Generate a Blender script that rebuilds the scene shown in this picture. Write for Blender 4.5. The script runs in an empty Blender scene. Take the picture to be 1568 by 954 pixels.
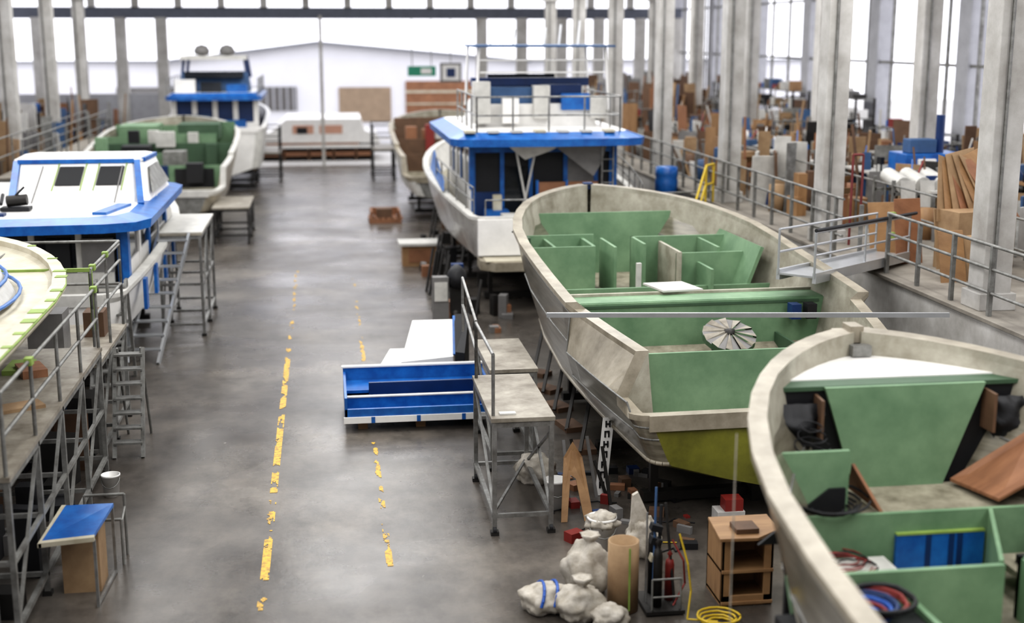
import bpy, math, random
from mathutils import Vector, Matrix, Euler, noise
random.seed(11)
SC = bpy.context.scene
def lin(c):
    return tuple(((x/255)/12.92 if x/255<=0.04045 else ((x/255+0.055)/1.055)**2.4) for x in c)
MATS={}
def mat(name,c,rough=0.6,metal=0.0,c2=None,scale=3.0,var=0.25,bump=0.0,stretch=(1,1,1),coat=0.0,emit=0.0,detail=6,lo=.3,hi=.7):
    if name in MATS: return MATS[name]
    m=bpy.data.materials.new(name); m.use_nodes=True
    nt=m.node_tree; p=nt.nodes['Principled BSDF']
    A=lin(c); B=lin(c2) if c2 else tuple(x*(1-var) for x in A)
    tc=nt.nodes.new('ShaderNodeTexCoord'); mp=nt.nodes.new('ShaderNodeMapping')
    mp.inputs['Scale'].default_value=stretch
    nt.links.new(tc.outputs['Object'],mp.inputs['Vector'])
    no=nt.nodes.new('ShaderNodeTexNoise'); no.inputs['Scale'].default_value=scale; no.inputs['Detail'].default_value=detail
    no.inputs['Roughness'].default_value=0.65
    nt.links.new(mp.outputs[0],no.inputs['Vector'])
    r=nt.nodes.new('ShaderNodeValToRGB'); r.color_ramp.elements[0].position=lo; r.color_ramp.elements[1].position=hi
    r.color_ramp.elements[0].color=(*B,1); r.color_ramp.elements[1].color=(*A,1)
    nt.links.new(no.outputs['Fac'],r.inputs[0]); nt.links.new(r.outputs[0],p.inputs['Base Color'])
    p.inputs['Roughness'].default_value=rough; p.inputs['Metallic'].default_value=metal
    if coat: p.inputs['Coat Weight'].default_value=coat; p.inputs['Coat Roughness'].default_value=.15
    if emit:
        p.inputs['Emission Color'].default_value=(*A,1); p.inputs['Emission Strength'].default_value=emit
    if bump:
        b=nt.nodes.new('ShaderNodeBump'); b.inputs['Strength'].default_value=bump; b.inputs['Distance'].default_value=0.02
        nt.links.new(no.outputs['Fac'],b.inputs['Height']); nt.links.new(b.outputs[0],p.inputs['Normal'])
    MATS[name]=m; return m

GREEN=mat('green_board',(122,150,118),0.6,scale=1.3,c2=(92,122,92),detail=9,lo=.35,hi=.65)
GREEND=mat('green_board_dark',(66,92,68),0.6,scale=2,var=.3)
TAN=mat('gelcoat_tan',(138,132,116),0.3,metal=.2,c2=(80,74,60),scale=1.8,stretch=(1,.5,7),coat=.7,detail=9)
TANI=mat('fibreglass_inner',(176,172,158),0.6,c2=(122,116,100),scale=2.2,bump=.3,detail=9)
RIM=mat('gelcoat_rim',(160,152,136),0.45,c2=(112,104,88),scale=2.6,coat=.1,detail=9)
BOT=mat('antifoul_green',(128,128,48),0.4,c2=(78,76,28),scale=1.5,coat=.3)
SOLE=mat('sole_dusty',(160,154,136),0.7,c2=(104,98,82),scale=4)
WHITE=mat('white_gelcoat',(234,232,228),0.35,var=.14,coat=.2)
WHITED=mat('white_dusty',(202,200,194),0.55,var=.28,scale=4)
BLUE=mat('blue_film',(30,108,180),0.4,c2=(12,70,140),scale=4,coat=.15)
BLUED=mat('blue_dark',(18,50,100),0.4,var=.3)
BLACK=mat('black_plastic_and_shade',(22,22,26),0.6,var=.4)
GLASS=mat('dark_glass',(30,34,40),0.08,var=.3)
PLY=mat('plywood',(160,126,88),0.6,c2=(128,96,64),scale=2,stretch=(1,6,1))
PLYD=mat('plywood_red',(150,106,76),0.6,c2=(118,80,56),scale=2,stretch=(1,5,1))
CARD=mat('cardboard',(162,136,104),0.8,c2=(132,106,78),scale=3)
STEEL=mat('steel_galv',(164,164,162),0.42,.75,c2=(112,110,106),scale=6)
STEELP=mat('steel_painted',(144,144,140),0.5,.3,c2=(92,90,86),scale=5)
STEELD=mat('steel_dark',(56,54,52),0.5,.5,var=.4)
ALU=mat('aluminium',(194,196,198),0.35,.7,var=.15)
CONC=mat('concrete_wall',(212,210,206),0.8,c2=(154,150,144),scale=1.2,detail=9)
COL=mat('column_paint',(196,194,190),0.7,c2=(150,146,140),scale=1.3,detail=9)
WALLM=mat('wall_paint',(170,170,174),0.8,var=.2)
WALLW=mat('wall_white',(226,226,230),0.7,var=.06,scale=.6)
ROOFM=mat('roof_sheet',(110,112,114),0.6,var=.2)
YEL=mat('line_yellow',(206,162,44),0.5,c2=(146,116,48),scale=16,lo=.4,hi=.55)
YELP=mat('yellow_paint',(206,176,44),0.45,var=.2)
RED=mat('red_paint',(134,44,38),0.5,var=.3)
LIME=mat('lime_tape',(142,166,84),0.6,var=.35)
CLOTH=mat('sack_cloth',(190,184,174),0.75,c2=(146,138,124),scale=7,bump=.6)
OLIVE=mat('floorplate',(160,154,142),0.5,.1,c2=(104,96,84),scale=3,detail=9)
CREAM=mat('deck_cream',(196,190,172),0.5,c2=(162,154,132),scale=2.5)
BLUEL=mat('hose_blue',(34,86,170),0.4,var=.2)
BROWN=mat('brown_clutter',(104,78,58),0.7,var=.4)
DECKC=mat('deck_concrete',(146,140,130),0.7,c2=(104,98,90),scale=1.5)
MUTB=mat('muted_blue',(60,92,132),.6,var=.3)
MUTG=mat('muted_grey',(120,118,116),.6,var=.3)

class G:
    def __init__(s,name): s.n=name; s.v=[]; s.f=[]; s.mi=[]; s.sm=[]; s.ms=[]; s.M=Matrix()
    def add(s,vs,fs,m,smooth=False):
        b=len(s.v)
        if m not in s.ms: s.ms.append(m)
        k=s.ms.index(m)
        for v in vs: s.v.append(tuple(s.M@Vector(v)))
        for f in fs: s.f.append([i+b for i in f]); s.mi.append(k); s.sm.append(smooth)
    def box(s,x0,x1,y0,y1,z0,z1,m,rot=None,c=None):
        vs=[(x,y,z) for z in (z0,z1) for y in (y0,y1) for x in (x0,x1)]
        if rot:
            ctr=Vector(c) if c else Vector(((x0+x1)/2,(y0+y1)/2,(z0+z1)/2))
            R=Euler(rot).to_matrix()
            vs=[tuple(R@(Vector(v)-ctr)+ctr) for v in vs]
        s.add(vs,[(0,2,3,1),(4,5,7,6),(0,1,5,4),(2,6,7,3),(0,4,6,2),(1,3,7,5)],m)
    def beam(s,p,q,w,h,m,up=(0,0,1)):
        p=Vector(p);q=Vector(q);d=(q-p).normalized();u=Vector(up)
        if abs(d.dot(u))>.98: u=Vector((0,1,0))
        a=d.cross(u).normalized(); b=a.cross(d)
        vs=[tuple(o+a*i*w/2+b*j*h/2) for o in (p,q) for i,j in ((-1,-1),(1,-1),(1,1),(-1,1))]
        s.add(vs,[(0,1,2,3),(7,6,5,4),(0,4,5,1),(1,5,6,2),(2,6,7,3),(3,7,4,0)],m)
    def tube(s,p,q,r,m,n=8,r2=None):
        p=Vector(p);q=Vector(q);d=(q-p)
        if d.length<1e-5: return
        d.normalize(); u=Vector((0,0,1)) if abs(d.z)<.95 else Vector((1,0,0))
        a=d.cross(u).normalized();b=a.cross(d); r2=r if r2 is None else r2
        vs=[];fs=[]
        for o,rr in ((p,r),(q,r2)):
            for i in range(n):
                t=2*math.pi*i/n; vs.append(tuple(o+(a*math.cos(t)+b*math.sin(t))*rr))
        for i in range(n): fs.append((i,(i+1)%n,n+(i+1)%n,n+i))
        s.add(vs,fs,m,True)
        s.add(vs[:n],[tuple(range(n))],m); s.add(vs[n:],[tuple(range(n))],m)
    def path(s,pts,r,m,closed=False,n=6):
        for i in range(len(pts)-(0 if closed else 1)): s.tube(pts[i],pts[(i+1)%len(pts)],r,m,n)
    def prism(s,poly,z0,z1,m,top=None,mt=None):
        top=top or poly; n=len(poly)
        zf=(lambda z,i: z[i] if isinstance(z,(list,tuple)) else z)
        vs=[(p[0],p[1],zf(z0,i)) for i,p in enumerate(poly)]+[(p[0],p[1],zf(z1,i)) for i,p in enumerate(top)]
        s.add(vs,[(i,(i+1)%n,n+(i+1)%n,n+i) for i in range(n)]+[tuple(range(n))[::-1]],m)
        s.add(vs[n:],[tuple(range(n))],mt or m)
    def quad(s,a,b,c,d,m): s.add([a,b,c,d],[(0,1,2,3)],m)
    def slab(s,pts,nrm,th,m):
        n=len(pts); d=Vector(nrm)*th
        vs=[tuple(p) for p in pts]+[tuple(Vector(p)+d) for p in pts]
        s.add(vs,[tuple(range(n))[::-1],tuple(range(n,2*n))]+[(i,(i+1)%n,n+(i+1)%n,n+i) for i in range(n)],m)
    def lathe(s,c,prof,m,n=20):
        vs=[];fs=[]
        for r,z in prof:
            for i in range(n):
                t=2*math.pi*i/n; vs.append((c[0]+r*math.cos(t),c[1]+r*math.sin(t),c[2]+z))
        for k in range(len(prof)-1):
            for i in range(n): fs.append((k*n+i,k*n+(i+1)%n,(k+1)*n+(i+1)%n,(k+1)*n+i))
        s.add(vs,fs,m,True)
    def blob(s,c,rx,ry,rz,m,seed=0,amp=.18,n=20,flat=True,fold=.0):
        vs=[];fs=[]
        for k in range(n+1):
            ph=math.pi*k/n
            for i in range(n*2):
                t=math.pi*i/n
                d=Vector((math.sin(ph)*math.cos(t),math.sin(ph)*math.sin(t),math.cos(ph)))
                q=1+amp*noise.noise(d*1.8+Vector((seed*3.1,seed,0)))*1.6+amp*.3*noise.noise(d*4+Vector((seed,0,7)))
                if fold: q+=fold*(abs(noise.noise(Vector((d.x*5,d.y*5,d.z*1.5))+Vector((seed,5,seed))))*1.6-.3)*math.sin(ph)
                z=d.z*rz*q
                if flat: z=max(z,-rz*.75)
                vs.append((c[0]+d.x*rx*q,c[1]+d.y*ry*q,c[2]+z+(rz*.75 if flat else 0)))
        N=n*2
        for k in range(n):
            for i in range(N): fs.append((k*N+i,k*N+(i+1)%N,(k+1)*N+(i+1)%N,(k+1)*N+i))
        s.add(vs,fs,m,True)
    def rail(s,pts,h,m,r=.022,mids=(0.5,),post=True):
        pts=[Vector(p) for p in pts]
        for p in pts:
            if post: s.tube(p,p+Vector((0,0,h)),r,m)
        for a,b in zip(pts,pts[1:]):
            for k in (1.0,)+tuple(mids): s.tube(a+Vector((0,0,h*k)),b+Vector((0,0,h*k)),r,m)
    def done(s,bevel=0.0,parent=None):
        me=bpy.data.meshes.new(s.n); me.from_pydata(s.v,[],s.f)
        for m in s.ms: me.materials.append(m)
        me.polygons.foreach_set('material_index',s.mi); me.polygons.foreach_set('use_smooth',s.sm)
        me.update()
        o=bpy.data.objects.new(s.n,me); SC.collection.objects.link(o)
        if bevel:
            b=o.modifiers.new('bevel','BEVEL'); b.width=bevel; b.segments=2; b.limit_method='ANGLE'
        if parent: o.parent=parent
        return o

def tab(t,s):
    if s<=t[0][0]: return t[0][1]
    for (a,x),(b,y) in zip(t,t[1:]):
        if s<=b: return x+(y-x)*(s-a)/(b-a) if b>a else y
    return t[-1][1]

# ---------------------------------------------------------------- hulls
class Hull:
    def __init__(h,name,bow,ang,L=11.4,W=2.25,nb=5.0,sheer=None,sole=None,keel=None,chine=None,q=.66,
                 mt=TAN,mb=BOT,mi=TANI,mr=RIM,ms=SOLE,mtrans=None,cab=None,round_=.3,lip=.05,seams=False):
        h.g=G(name); h.g.M=Matrix.Translation((bow[0],bow[1],0))@Matrix.Rotation(ang,4,'Z')
        h.L=L;h.W=W;h.nb=nb;h.q=q;h.cab=cab;h.rd=round_
        h.sheer=sheer or [(0,3.02),(2,2.9),(4,2.72),(6,2.52),(8.5,2.32),(8.52,2.22),(10.45,2.06),(10.6,1.5),(11.6,1.48)]
        h.solet=sole or [(0,1.45),(7.3,1.45),(7.32,1.15),(10.2,1.15),(10.25,.9),(11.6,.9)]
        h.keelt=keel or [(0,2.0),(.4,1.45),(1,1.05),(2.5,.62),(5,.45),(11.6,.42)]
        h.chinet=chine or [(0,2.3),(1,1.6),(2.5,1.25),(5,1.0),(11.6,.85)]
        g=h.g
        S=[0,.03,.08,.16,.28,.45,.7,1,1.4,1.9,2.5,3.2,4,5,6,7,8,8.5,8.52,9,9.6,10,10.45,10.48,10.55,10.6,10.62,10.8]
        S=[x for x in S if x<L-round_-.02]+[L-round_,L-round_*.6,L-round_*.3,L-round_*.08,L]
        outer=[];inner=[]
        for s in S:
            w=h.w(s);zs=h.z(s);zk=tab(h.keelt,s);zc=tab(h.chinet,s);wc=w*h.kc(s)
            fl=.62 if s>4 else .40+.055*s
            zm=zc+(zs-zc)*.5; wm=wc+(w-wc)*fl; zm2=zs-.16; wm2=w-.02
            wt=h.ws(s)
            if wt<w-.01:
                zm2=1.6; wm2=w+.03; zm=1.25; wm=wc+(w-wc)*.75
            sec=[(wt+lip,zs),(wt+lip,zs-.07),(wm2,zm2),(wm,zm),(wc,zc),(wc-.04,zc-.03),(wc*.5,(zk+zc)/2-.03),(0,zk)]
            full=[(-x,z) for x,z in sec]+[(x,z) for x,z in sec[-2::-1]]
            outer.append([(x,-s,z) for x,z in full])
            si=min(s+.18*max(0,1-s/1.5),L-.12)
            zso=tab(h.solet,s)
            isec=[(h.wi(s,zs),zs),(h.wi(s,zs),zs-.08)]+[(h.wi(s,zso+(zs-zso)*k),zso+(zs-.1-zso)*k) for k in (.75,.5,.25)]+[(h.wi(s,zso),zso)]
            inner.append([(-x,-si,z) for x,z in isec]+[(x,-si,z) for x,z in isec[::-1]])
        n=len(outer[0])
        mats=[mr,mr,mt,mt,mt,mb,mb]; mats=mats+mats[::-1]
        for k in range(n-1):
            vs=[];fs=[]
            for a in outer: vs+= [a[k],a[k+1]]
            fs=[(2*i,2*i+2,2*i+3,2*i+1) for i in range(len(S)-1)]
            g.add(vs,fs,mats[k],k not in (0,n-2))
        if seams:
            for sg in (0,1):
                pts=[Vector(a[4 if sg==0 else n-5]) for a,s in zip(outer,S) if s>1]; g.path(pts,.03,mr,n=6)
                for k in (2,3):
                    pts=[Vector(a[k if sg==0 else n-1-k]) for a,s in zip(outer,S) if 1<s]; g.path(pts,.014,STEELP,n=5)
        o=outer[-1]; zt=o[0][2]-.2
        g.add([p for p in o],[tuple(range(n))[::-1]],mtrans or mb)
        g.slab([(o[1][0]-.0,o[0][1],o[0][2]),(-o[1][0]+.0,o[0][1],o[0][2]),(-o[1][0]+.0,o[0][1],zt),(o[1][0]-.0,o[0][1],zt)],(0,-1,0),.04,mr)
        g.add([p for p in outer[0]],[tuple(range(n))],mt)
        m=len(inner[0])
        for k in range(m-1):
            vs=[]
            for a in inner: vs+=[a[k],a[k+1]]
            g.add(vs,[(2*i,2*i+1,2*i+3,2*i+2) for i in range(len(S)-1)],ms if k==m//2-1 else mi,False)
        g.add(inner[-1],[tuple(range(m))],mi)
        for a,b in ((0,0),(n-1,m-1)):
            vs=[]
            for o,i in zip(outer,inner): vs+=[o[a],i[b]]
            g.add(vs,[(2*i,2*i+1,2*i+3,2*i+2) for i in range(len(S)-1)],mr,False)
        for o,i in ((outer[-1],inner[-1]),(outer[0],inner[0])): g.quad(o[0],o[-1],i[-1],i[0],mr)
    def w(h,s):
        w=h.W*(1-(1-min(s,h.nb)/h.nb)**2)**h.q
        w=max(w,.16)
        if s>7: w-=(s-7)**2*.012
        e=h.L-s; r=h.rd
        if e<r: w-=r*(1-math.sqrt(max(0,1-((r-e)/r)**2)))
        return w
    def ws(h,s):
        if h.cab: return min(h.w(s),tab(h.cab,s))
        return h.w(s)
    def kc(h,s): return tab([(0,.12),(1,.35),(2,.55),(4,.8),(7,.88),(20,.88)],s)
    def z(h,s): return tab(h.sheer,s)
    def wi(h,s,z):
        zso=tab(h.solet,s);zs=h.z(s); t=max(0,min(1,(z-zso)/(zs-zso)))
        top=max(.03,h.ws(s)-.12); k=tab([(0,.3),(1,.62),(2,.8),(4,.88),(7,.92),(20,.94)],s)
        return top*(k+(1-k)*t**.85)
    def bulk(h,s,zt,zb,m,x0=None,x1=None,th=.05):
        n=6;R=[];Lf=[]
        for i in range(n+1):
            z=zb+(zt-zb)*i/n; wi=h.wi(s,z)+.03
            R.append((min(wi,x1) if x1 is not None else wi,-s,z)); Lf.append((max(-wi,x0) if x0 is not None else -wi,-s,z))
        h.g.slab(Lf+R[::-1],(0,-1,0),th,m)
    def deck(h,s0,s1,z,m,th=.04,x0=None,x1=None,n=6,z1=None):
        R=[];Lf=[]; z1=z if z1 is None else z1
        for i in range(n+1):
            s=s0+(s1-s0)*i/n; zz=z+(z1-z)*i/n; wi=h.wi(s,zz)+.02
            R.append((min(wi,x1) if x1 is not None else wi,-s,zz)); Lf.append((max(-wi,x0) if x0 is not None else -wi,-s,zz))
        h.g.slab(Lf+R[::-1],(0,0,-1),th,m)
    def cradle(h,ss=(2.5,6,9.5)):
        g=h.g
        for s in ss:
            if s>h.L: continue
            zk=tab(h.keelt,s); wc=h.w(s)*h.kc(s)*.8; zc=tab(h.chinet,s)
            g.box(-.2,.2,-s-.2,-s+.2,0,zk+.03,STEELD)
            g.box(-wc-.15,wc+.15,-s-.08,-s+.08,.04,.16,STEELD)
            for sg in (-1,1):
                g.beam((sg*wc,-s,.1),(sg*wc,-s,zc-.05),.1,.1,STEELD)
                g.box(sg*wc-.16,sg*wc+.16,-s-.16,-s+.16,zc-.16,zc-.02,PLY)

def coil(g,c,r,tr,m,turns=3,tilt=0.2,seed=1,n=6):
    rnd=random.Random(seed)
    pts=[]
    for i in range(turns*18):
        t=2*math.pi*i/18
        rr=r*(1+.12*math.sin(i*.37+seed)+.05*rnd.random())
        pts.append((c[0]+rr*math.cos(t),c[1]+rr*math.sin(t)*.9,c[2]+tr+tr*1.2*(i/18)+tilt*.3*r*math.sin(t)*.3+.01*rnd.random()))
    g.path(pts,tr,m,n=n)

# ---- boat B
CAB=[(8.5,2.3),(8.52,2.1),(9.5,1.92),(10.45,1.72),(10.6,2.02),(12,2.02)]
B=Hull('open_boat_hull',(5.3,26.3),.03,cab=CAB,round_=.22,seams=True)
g=B.g
B.bulk(1.55,2.64,1.4,GREEN)
B.bulk(2.9,2.42,1.4,GREEN,x1=-.55); B.bulk(3.9,2.36,1.4,GREEN,x1=-.75)
g.box(-.8,-.74,-3.9,-2.9,1.45,2.36,GREEN); g.box(-.45,-.4,-4.1,-3.0,1.45,2.36,GREEN); g.box(-1.5,-1.45,-3.9,-2.9,1.45,2.36,GREEN)
B.bulk(3.3,2.42,1.4,GREEN,x0=.05); B.bulk(4.5,2.3,1.4,GREEN,x0=.55,x1=1.75)
g.box(.05,.1,-4.2,-3.3,1.45,2.42,GREEN); g.box(.55,.6,-4.7,-3.4,1.45,2.34,TANI); g.box(1.3,1.35,-4.5,-3.3,1.45,2.38,GREEN)
g.box(1.68,1.74,-5.2,-2.6,1.6,2.5,GREEN,rot=(0,.35,0)); g.box(-.25,-.17,-4.9,-4.82,1.45,2.2,WHITED)
g.box(.9,.95,-5.4,-4.6,1.45,2.15,GREEN)
for x in (-1.9,-.9,.2,1.2): g.box(x,x+.05,-6.7,-5.2,1.45,1.75,GREEND)
B.bulk(5.2,1.85,1.4,GREEN)
B.deck(6.75,7.3,2.04,GREEN); B.bulk(6.75,2.08,1.4,TANI,th=.07); B.bulk(7.3,2.03,1.1,GREEN,th=.04)
g.box(-2.0,2.0,-7.36,-7.33,1.96,2.0,GREEND)
B.bulk(10.15,1.95,.85,GREEN)
g.box(-1.2,-1.16,-10.1,-7.35,1.1,1.5,GREEND); g.box(1.3,1.34,-10.1,-7.35,1.1,1.5,GREEND)
g.box(-.45,.25,-6.85,-6.15,2.08,2.11,WHITED,rot=(0.0,.03,.2))
NB=22
for i in range(NB):
    a0=math.pi*2*i/NB;a1=math.pi*2*(i+1)/NB
    c0=Vector((.3,-8.1,1.66)); T=Matrix.Rotation(.4,3,'X')
    def pp(r,a,z): return tuple(c0+T@Vector((r*math.cos(a),r*math.sin(a),z)))
    zz=.03 if i%2 else .0
    g.add([pp(.07,a0,.04+zz),pp(.4,a0,zz),pp(.4,a1,0),pp(.07,a1,.04)],[(0,1,2,3)],(OLIVE if i%2 else MUTG))
    g.add([pp(.4,a0,zz),pp(.4,a0,-.08),pp(.4,a1,-.08),pp(.4,a1,0)],[(0,1,2,3)],GREEND)
g.lathe((.3,-8.1,1.7),[(0,.05),(.08,.04),(.08,-.03)],STEELD,14)
g.box(.1,.5,-8.25,-7.9,1.15,1.58,STEELD)
for x,m in ((-1.9,STEELD),(1.7,BLACK),(1.45,BLUED)): g.box(x,x+.15,-7.65,-7.45,1.75,1.98,m)
g.box(-.09,.09,-.14,.05,2.92,3.05,BLUED)
for x,s in ((-1.85,3.2),(1.9,4.6)): g.box(x-.05,x+.05,-s-.15,-s+.15,B.z(s)-.45,B.z(s)-.35,GREEND)
g.lathe((-2.02,-3.0,2.5),[(0,.0),(.07,0),(.07,.02),(0,.02)],BLACK,12)
g.box(.35,.7,-11.05,-10.35,.98,1.22,WHITED,rot=(0,.25,.5)); g.box(.9,1.5,-11.1,-10.4,.92,1.4,WHITED,rot=(0,0,.2))
g.slab([(.05,-11.0,1.1),(.2,-11.1,1.1),(.65,-10.5,1.45),(.5,-10.4,1.45)],(0,0,1),.05,WHITE)
for i in range(5): g.box(-1.4+i*.33,-1.15+i*.33,-11.1+.03*i,-10.9,.92,1.04,WHITE,rot=(0,0,.3*i))
g.box(-.5,.5,-11.0,-10.3,.92,.96,TAN)
B.cradle((2.2,5.5,8.2,10.4)); g.done()
g=G('aluminium_long_pole'); g.beam((2.85,16.75,2.36),(8.15,16.0,2.36),.05,.06,ALU); g.done()

# ---- boat A (near right)
shA=[(0,3.02),(2,2.9),(4,2.74),(6,2.55),(11.6,2.3)]
A=Hull('open_boat_hull',(5.36,12.65),.0,W=2.26,sheer=shA,sole=[(0,1.2),(11.6,1.1)],seams=True)
g=A.g
A.deck(.12,1.08,2.78,WHITE)
A.bulk(1.22,2.76,1.3,BLACK)  # black sheet paints in the shade of the open bow behind the green panel
g.slab([(-.78,-1.3,2.76),(.82,-1.3,2.76),(.45,-1.3,1.76),(-.45,-1.3,1.76)],(0,-1,0),.05,GREEN)
for sg in (-1,1): g.slab([(sg*.82,-1.0,2.7),(sg*.84,-1.5,2.68),(sg*.84,-1.5,2.3),(sg*.82,-1.0,2.3)],(sg,0,0),.03,BROWN)
A.deck(1.08,1.3,2.765,GREEND)
A.bulk(1.9,2.34,1.3,GREEN,x1=-.76); A.bulk(1.8,2.2,1.4,GREEN,x0=1.5)
g.slab([(-.95,-1.96,2.0),(-.8,-1.96,2.0),(-.8,-1.96,1.5),(-1.6,-1.96,1.5)],(0,-1,0),.03,BLACK)  # shade of an opening, put in as a black slab on the panel
A.deck(1.3,2.1,1.76,SOLE)
g.slab([(.5,-1.4,1.8),(1.2,-1.6,2.35),(1.5,-2.1,2.3),(.65,-2.05,1.82)],(0,0,1),.03,PLYD)
g.slab([(-.72,-1.9,2.2),(-.55,-1.45,1.8),(-.5,-2.1,1.78)],(1,0,0),.03,PLYD)
A.bulk(2.1,1.8,1.1,GREEN); g.box(-.38,.46,-2.19,-2.15,1.1,1.6,BLUE); g.box(-.38,.46,-2.195,-2.15,1.6,1.62,LIME)
for x in (-.1,.12,.2): g.box(x,x+.05,-2.196,-2.19,1.1,1.6,BLUED)
A.bulk(2.75,2.3,1.85,GREEN,x1=-1.7); A.bulk(2.8,1.85,1.1,BLACK,x1=-1.65)
g.box(-1.45,-.5,-2.85,-2.2,1.36,1.42,WHITED)
for i in range(8): coil(g,(-1.0+.15*random.random(),-2.5+.15*random.random(),1.42+.01*i),.14+.13*random.random(),.007,RED if i%3 else BLACK,1,seed=i)
for i in range(6): coil(g,(-.95,-1.98,1.78+.02*i),.12+.05*i,.012,BLACK,1,tilt=1,seed=i+20)
A.bulk(3.25,1.76,1.1,GREEN,x1=.05); A.bulk(3.05,1.72,1.1,GREEN,x0=.3)
g.slab([(.02,-3.25,1.1),(.02,-3.25,1.78),(.5,-2.15,1.8),(.5,-2.15,1.1)],(1,0,0),.04,GREEN)
g.box(.3,.34,-3.8,-3.05,1.1,1.72,GREEN)
g.box(.5,1.5,-2.9,-2.3,1.36,1.42,SOLE)
for i in range(6): g.box(.6+.15*i,.68+.15*i,-2.7+.05*i,-2.5+.05*i,1.42,1.5+.03*(i%3),[BLACK,RED,WHITED,STEELD,PLYD,MUTG][i],rot=(0,0,i))
A.bulk(4.7,1.6,1.1,GREEN); g.box(-.75,-.7,-4.6,-3.3,1.1,1.5,GREEN)
g.box(-1.9,-.76,-4.4,-3.3,1.1,1.45,BLACK)
for i in range(6): coil(g,(-1.3+.03*i,-3.58,1.49+.025*i),.17+.015*i,.018,[BLUEL,RED,BLUEL,BLUED,RED,BLACK][i],2,tilt=1.2,seed=i+40)
g.blob((1.2,-2.35,1.75),.16,.16,.16,BLUED,seed=3,amp=.1); g.blob((1.38,-2.45,1.7),.12,.14,.24,BLACK,seed=5,amp=.1); g.tube((1.05,-2.45,1.8),(1.05,-2.6,1.85),.08,BLACK,12)
for x0,x1,sd_ in ((-1.35,-.78,1),(.85,1.3,2)):
    n=14; vs=[];fs=[]
    for i in range(n+1):
        for j in range(n+1):
            u=i/n;v=j/n; x=x0+(x1-x0)*u; z=2.62-.5*v*(.6+.4*math.sin(math.pi*u))
            y=-1.36-.12*math.sin(math.pi*v)*math.sin(math.pi*u)-.06*noise.noise(Vector((u*5,v*4,sd_)))-.03*noise.noise(Vector((u*14,v*9,sd_)))
            vs.append((x,y,z))
    for i in range(n):
        for j in range(n): a=i*(n+1)+j; fs.append((a,a+1,a+n+2,a+n+1))
    g.add(vs,fs,BLACK,True)
for i in range(5): coil(g,(-1.0,-1.6,2.45-.09*i),.1+.03*i,.007,BLACK,1,tilt=3,seed=i)
g.box(-.07,.07,-.18,.05,2.9,3.07,RIM); g.box(-.1,.1,-.34,-.22,2.79,2.9,STEELP)
for x,s in ((-1.9,3.2),(-2.0,4.0)): g.box(x-.1,x+.02,-s-.12,-s+.12,A.z(s)-.3,A.z(s)-.2,WHITED)
A.cradle((1.8,4.6,8,10.6)); g.done()
g=G('hanging_rope'); g.tube((3.17,9.6,2.9),(3.17,9.6,.0),.006,CLOTH); g.done()

# ---- boat C : motor yacht
def roof(g,x,y0,y1,z,th,m_top,m_edge,r=.5,camber=.14,of=.25):
    out=[(-x,y1-r),(-x+r*.3,y1-r*.3),(-x+r,y1),(x-r,y1),(x-r*.3,y1-r*.3),(x,y1-r),(x,y0+r),(x-r*.3,y0+r*.3),(x-r,y0),(0,y0-.12),(-x+r,y0),(-x+r*.3,y0+r*.3),(-x,y0+r)]
    cy=(y0+y1)/2
    inn=[(p[0]*(1-of/x),cy+(p[1]-cy)*(1-of/(y1-y0)*2)) for p in out]
    N=len(out)
    vs=[(p[0],p[1],z) for p in out]+[(p[0]*1.01,p[1],z+th) for p in out]+[(p[0],p[1],z+th+camber) for p in inn]+[(0,cy,z+th+camber*1.3)]
    g.add(vs,[(i,(i+1)%N,N+(i+1)%N,N+i) for i in range(N)]+[(N+i,N+(i+1)%N,2*N+(i+1)%N,2*N+i) for i in range(N)],m_edge)
    g.add(vs,[(2*N+i,2*N+(i+1)%N,3*N) for i in range(N)],m_top)
    g.add(vs[:N],[tuple(range(N))],m_top)
shC=[(0,3.0),(3,2.75),(7,2.4),(9.5,2.3),(9.6,2.3),(13.4,2.05)]
GREYH=mat('hull_grey',(172,170,166),.35,c2=(116,112,106),scale=2,coat=.5)
C=Hull('motor_yacht',(5.2,42.2),.0,L=13.6,W=2.5,nb=6.5,sheer=shC,sole=[(0,2.2),(3,2.1),(8,1.75),(13.6,1.45)],keel=[(0,2.0),(1,1.1),(3,.7),(13.6,.6)],chine=[(0,2.3),(2,1.5),(6,1.2),(13.6,1.0)],mt=GREYH,mb=STEELP,mi=WHITED,mr=WHITED,ms=SOLE,mtrans=WHITED)
g=C.g
g.prism([(-1.9,-13.5),(-1.9,-14.1),(-1.6,-14.4),(1.6,-14.4),(1.9,-14.1),(1.9,-13.5)],.95,1.15,RIM)
g.box(-1.8,1.8,-14.3,-13.5,1.15,1.17,CREAM)
g.box(-1.9,1.9,-13.72,-13.55,1.2,2.0,WHITE)
def frame_wall(g,x,y0,y1,side):
    g.box(min(x,x+.06*side),max(x,x+.06*side),y0,y1,1.7,2.45,WHITE)
    n=5
    for i in range(n+1):
        yy=y0+(y1-y0)*i/n; g.box(x-.05,x+.05,yy-.1,yy+.1,2.4,3.5,WHITE if i%2 else BLUE)
    g.box(x-.03,x+.03,y0,y1,2.45,3.4,GLASS); g.box(x-.05,x+.05,y0,y1,3.3,3.5,WHITE)
frame_wall(g,-1.75,-11,-6,-1); frame_wall(g,1.75,-11,-6,1)
g.prism([(-1.75,-6),(1.75,-6),(1.1,-3.6),(-1.1,-3.6)],2.1,3.45,WHITE,top=[(-1.6,-6),(1.6,-6),(1.1,-4.9),(-1.1,-4.9)])
g.box(-1.75,1.75,-10.95,-10.9,1.5,3.5,BLACK)
for x in (-1.7,-1.0,-.3,.55,1.3,1.68): g.box(x-.05,x+.05,-11.02,-10.94,1.5,3.5,BLUE)
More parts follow.
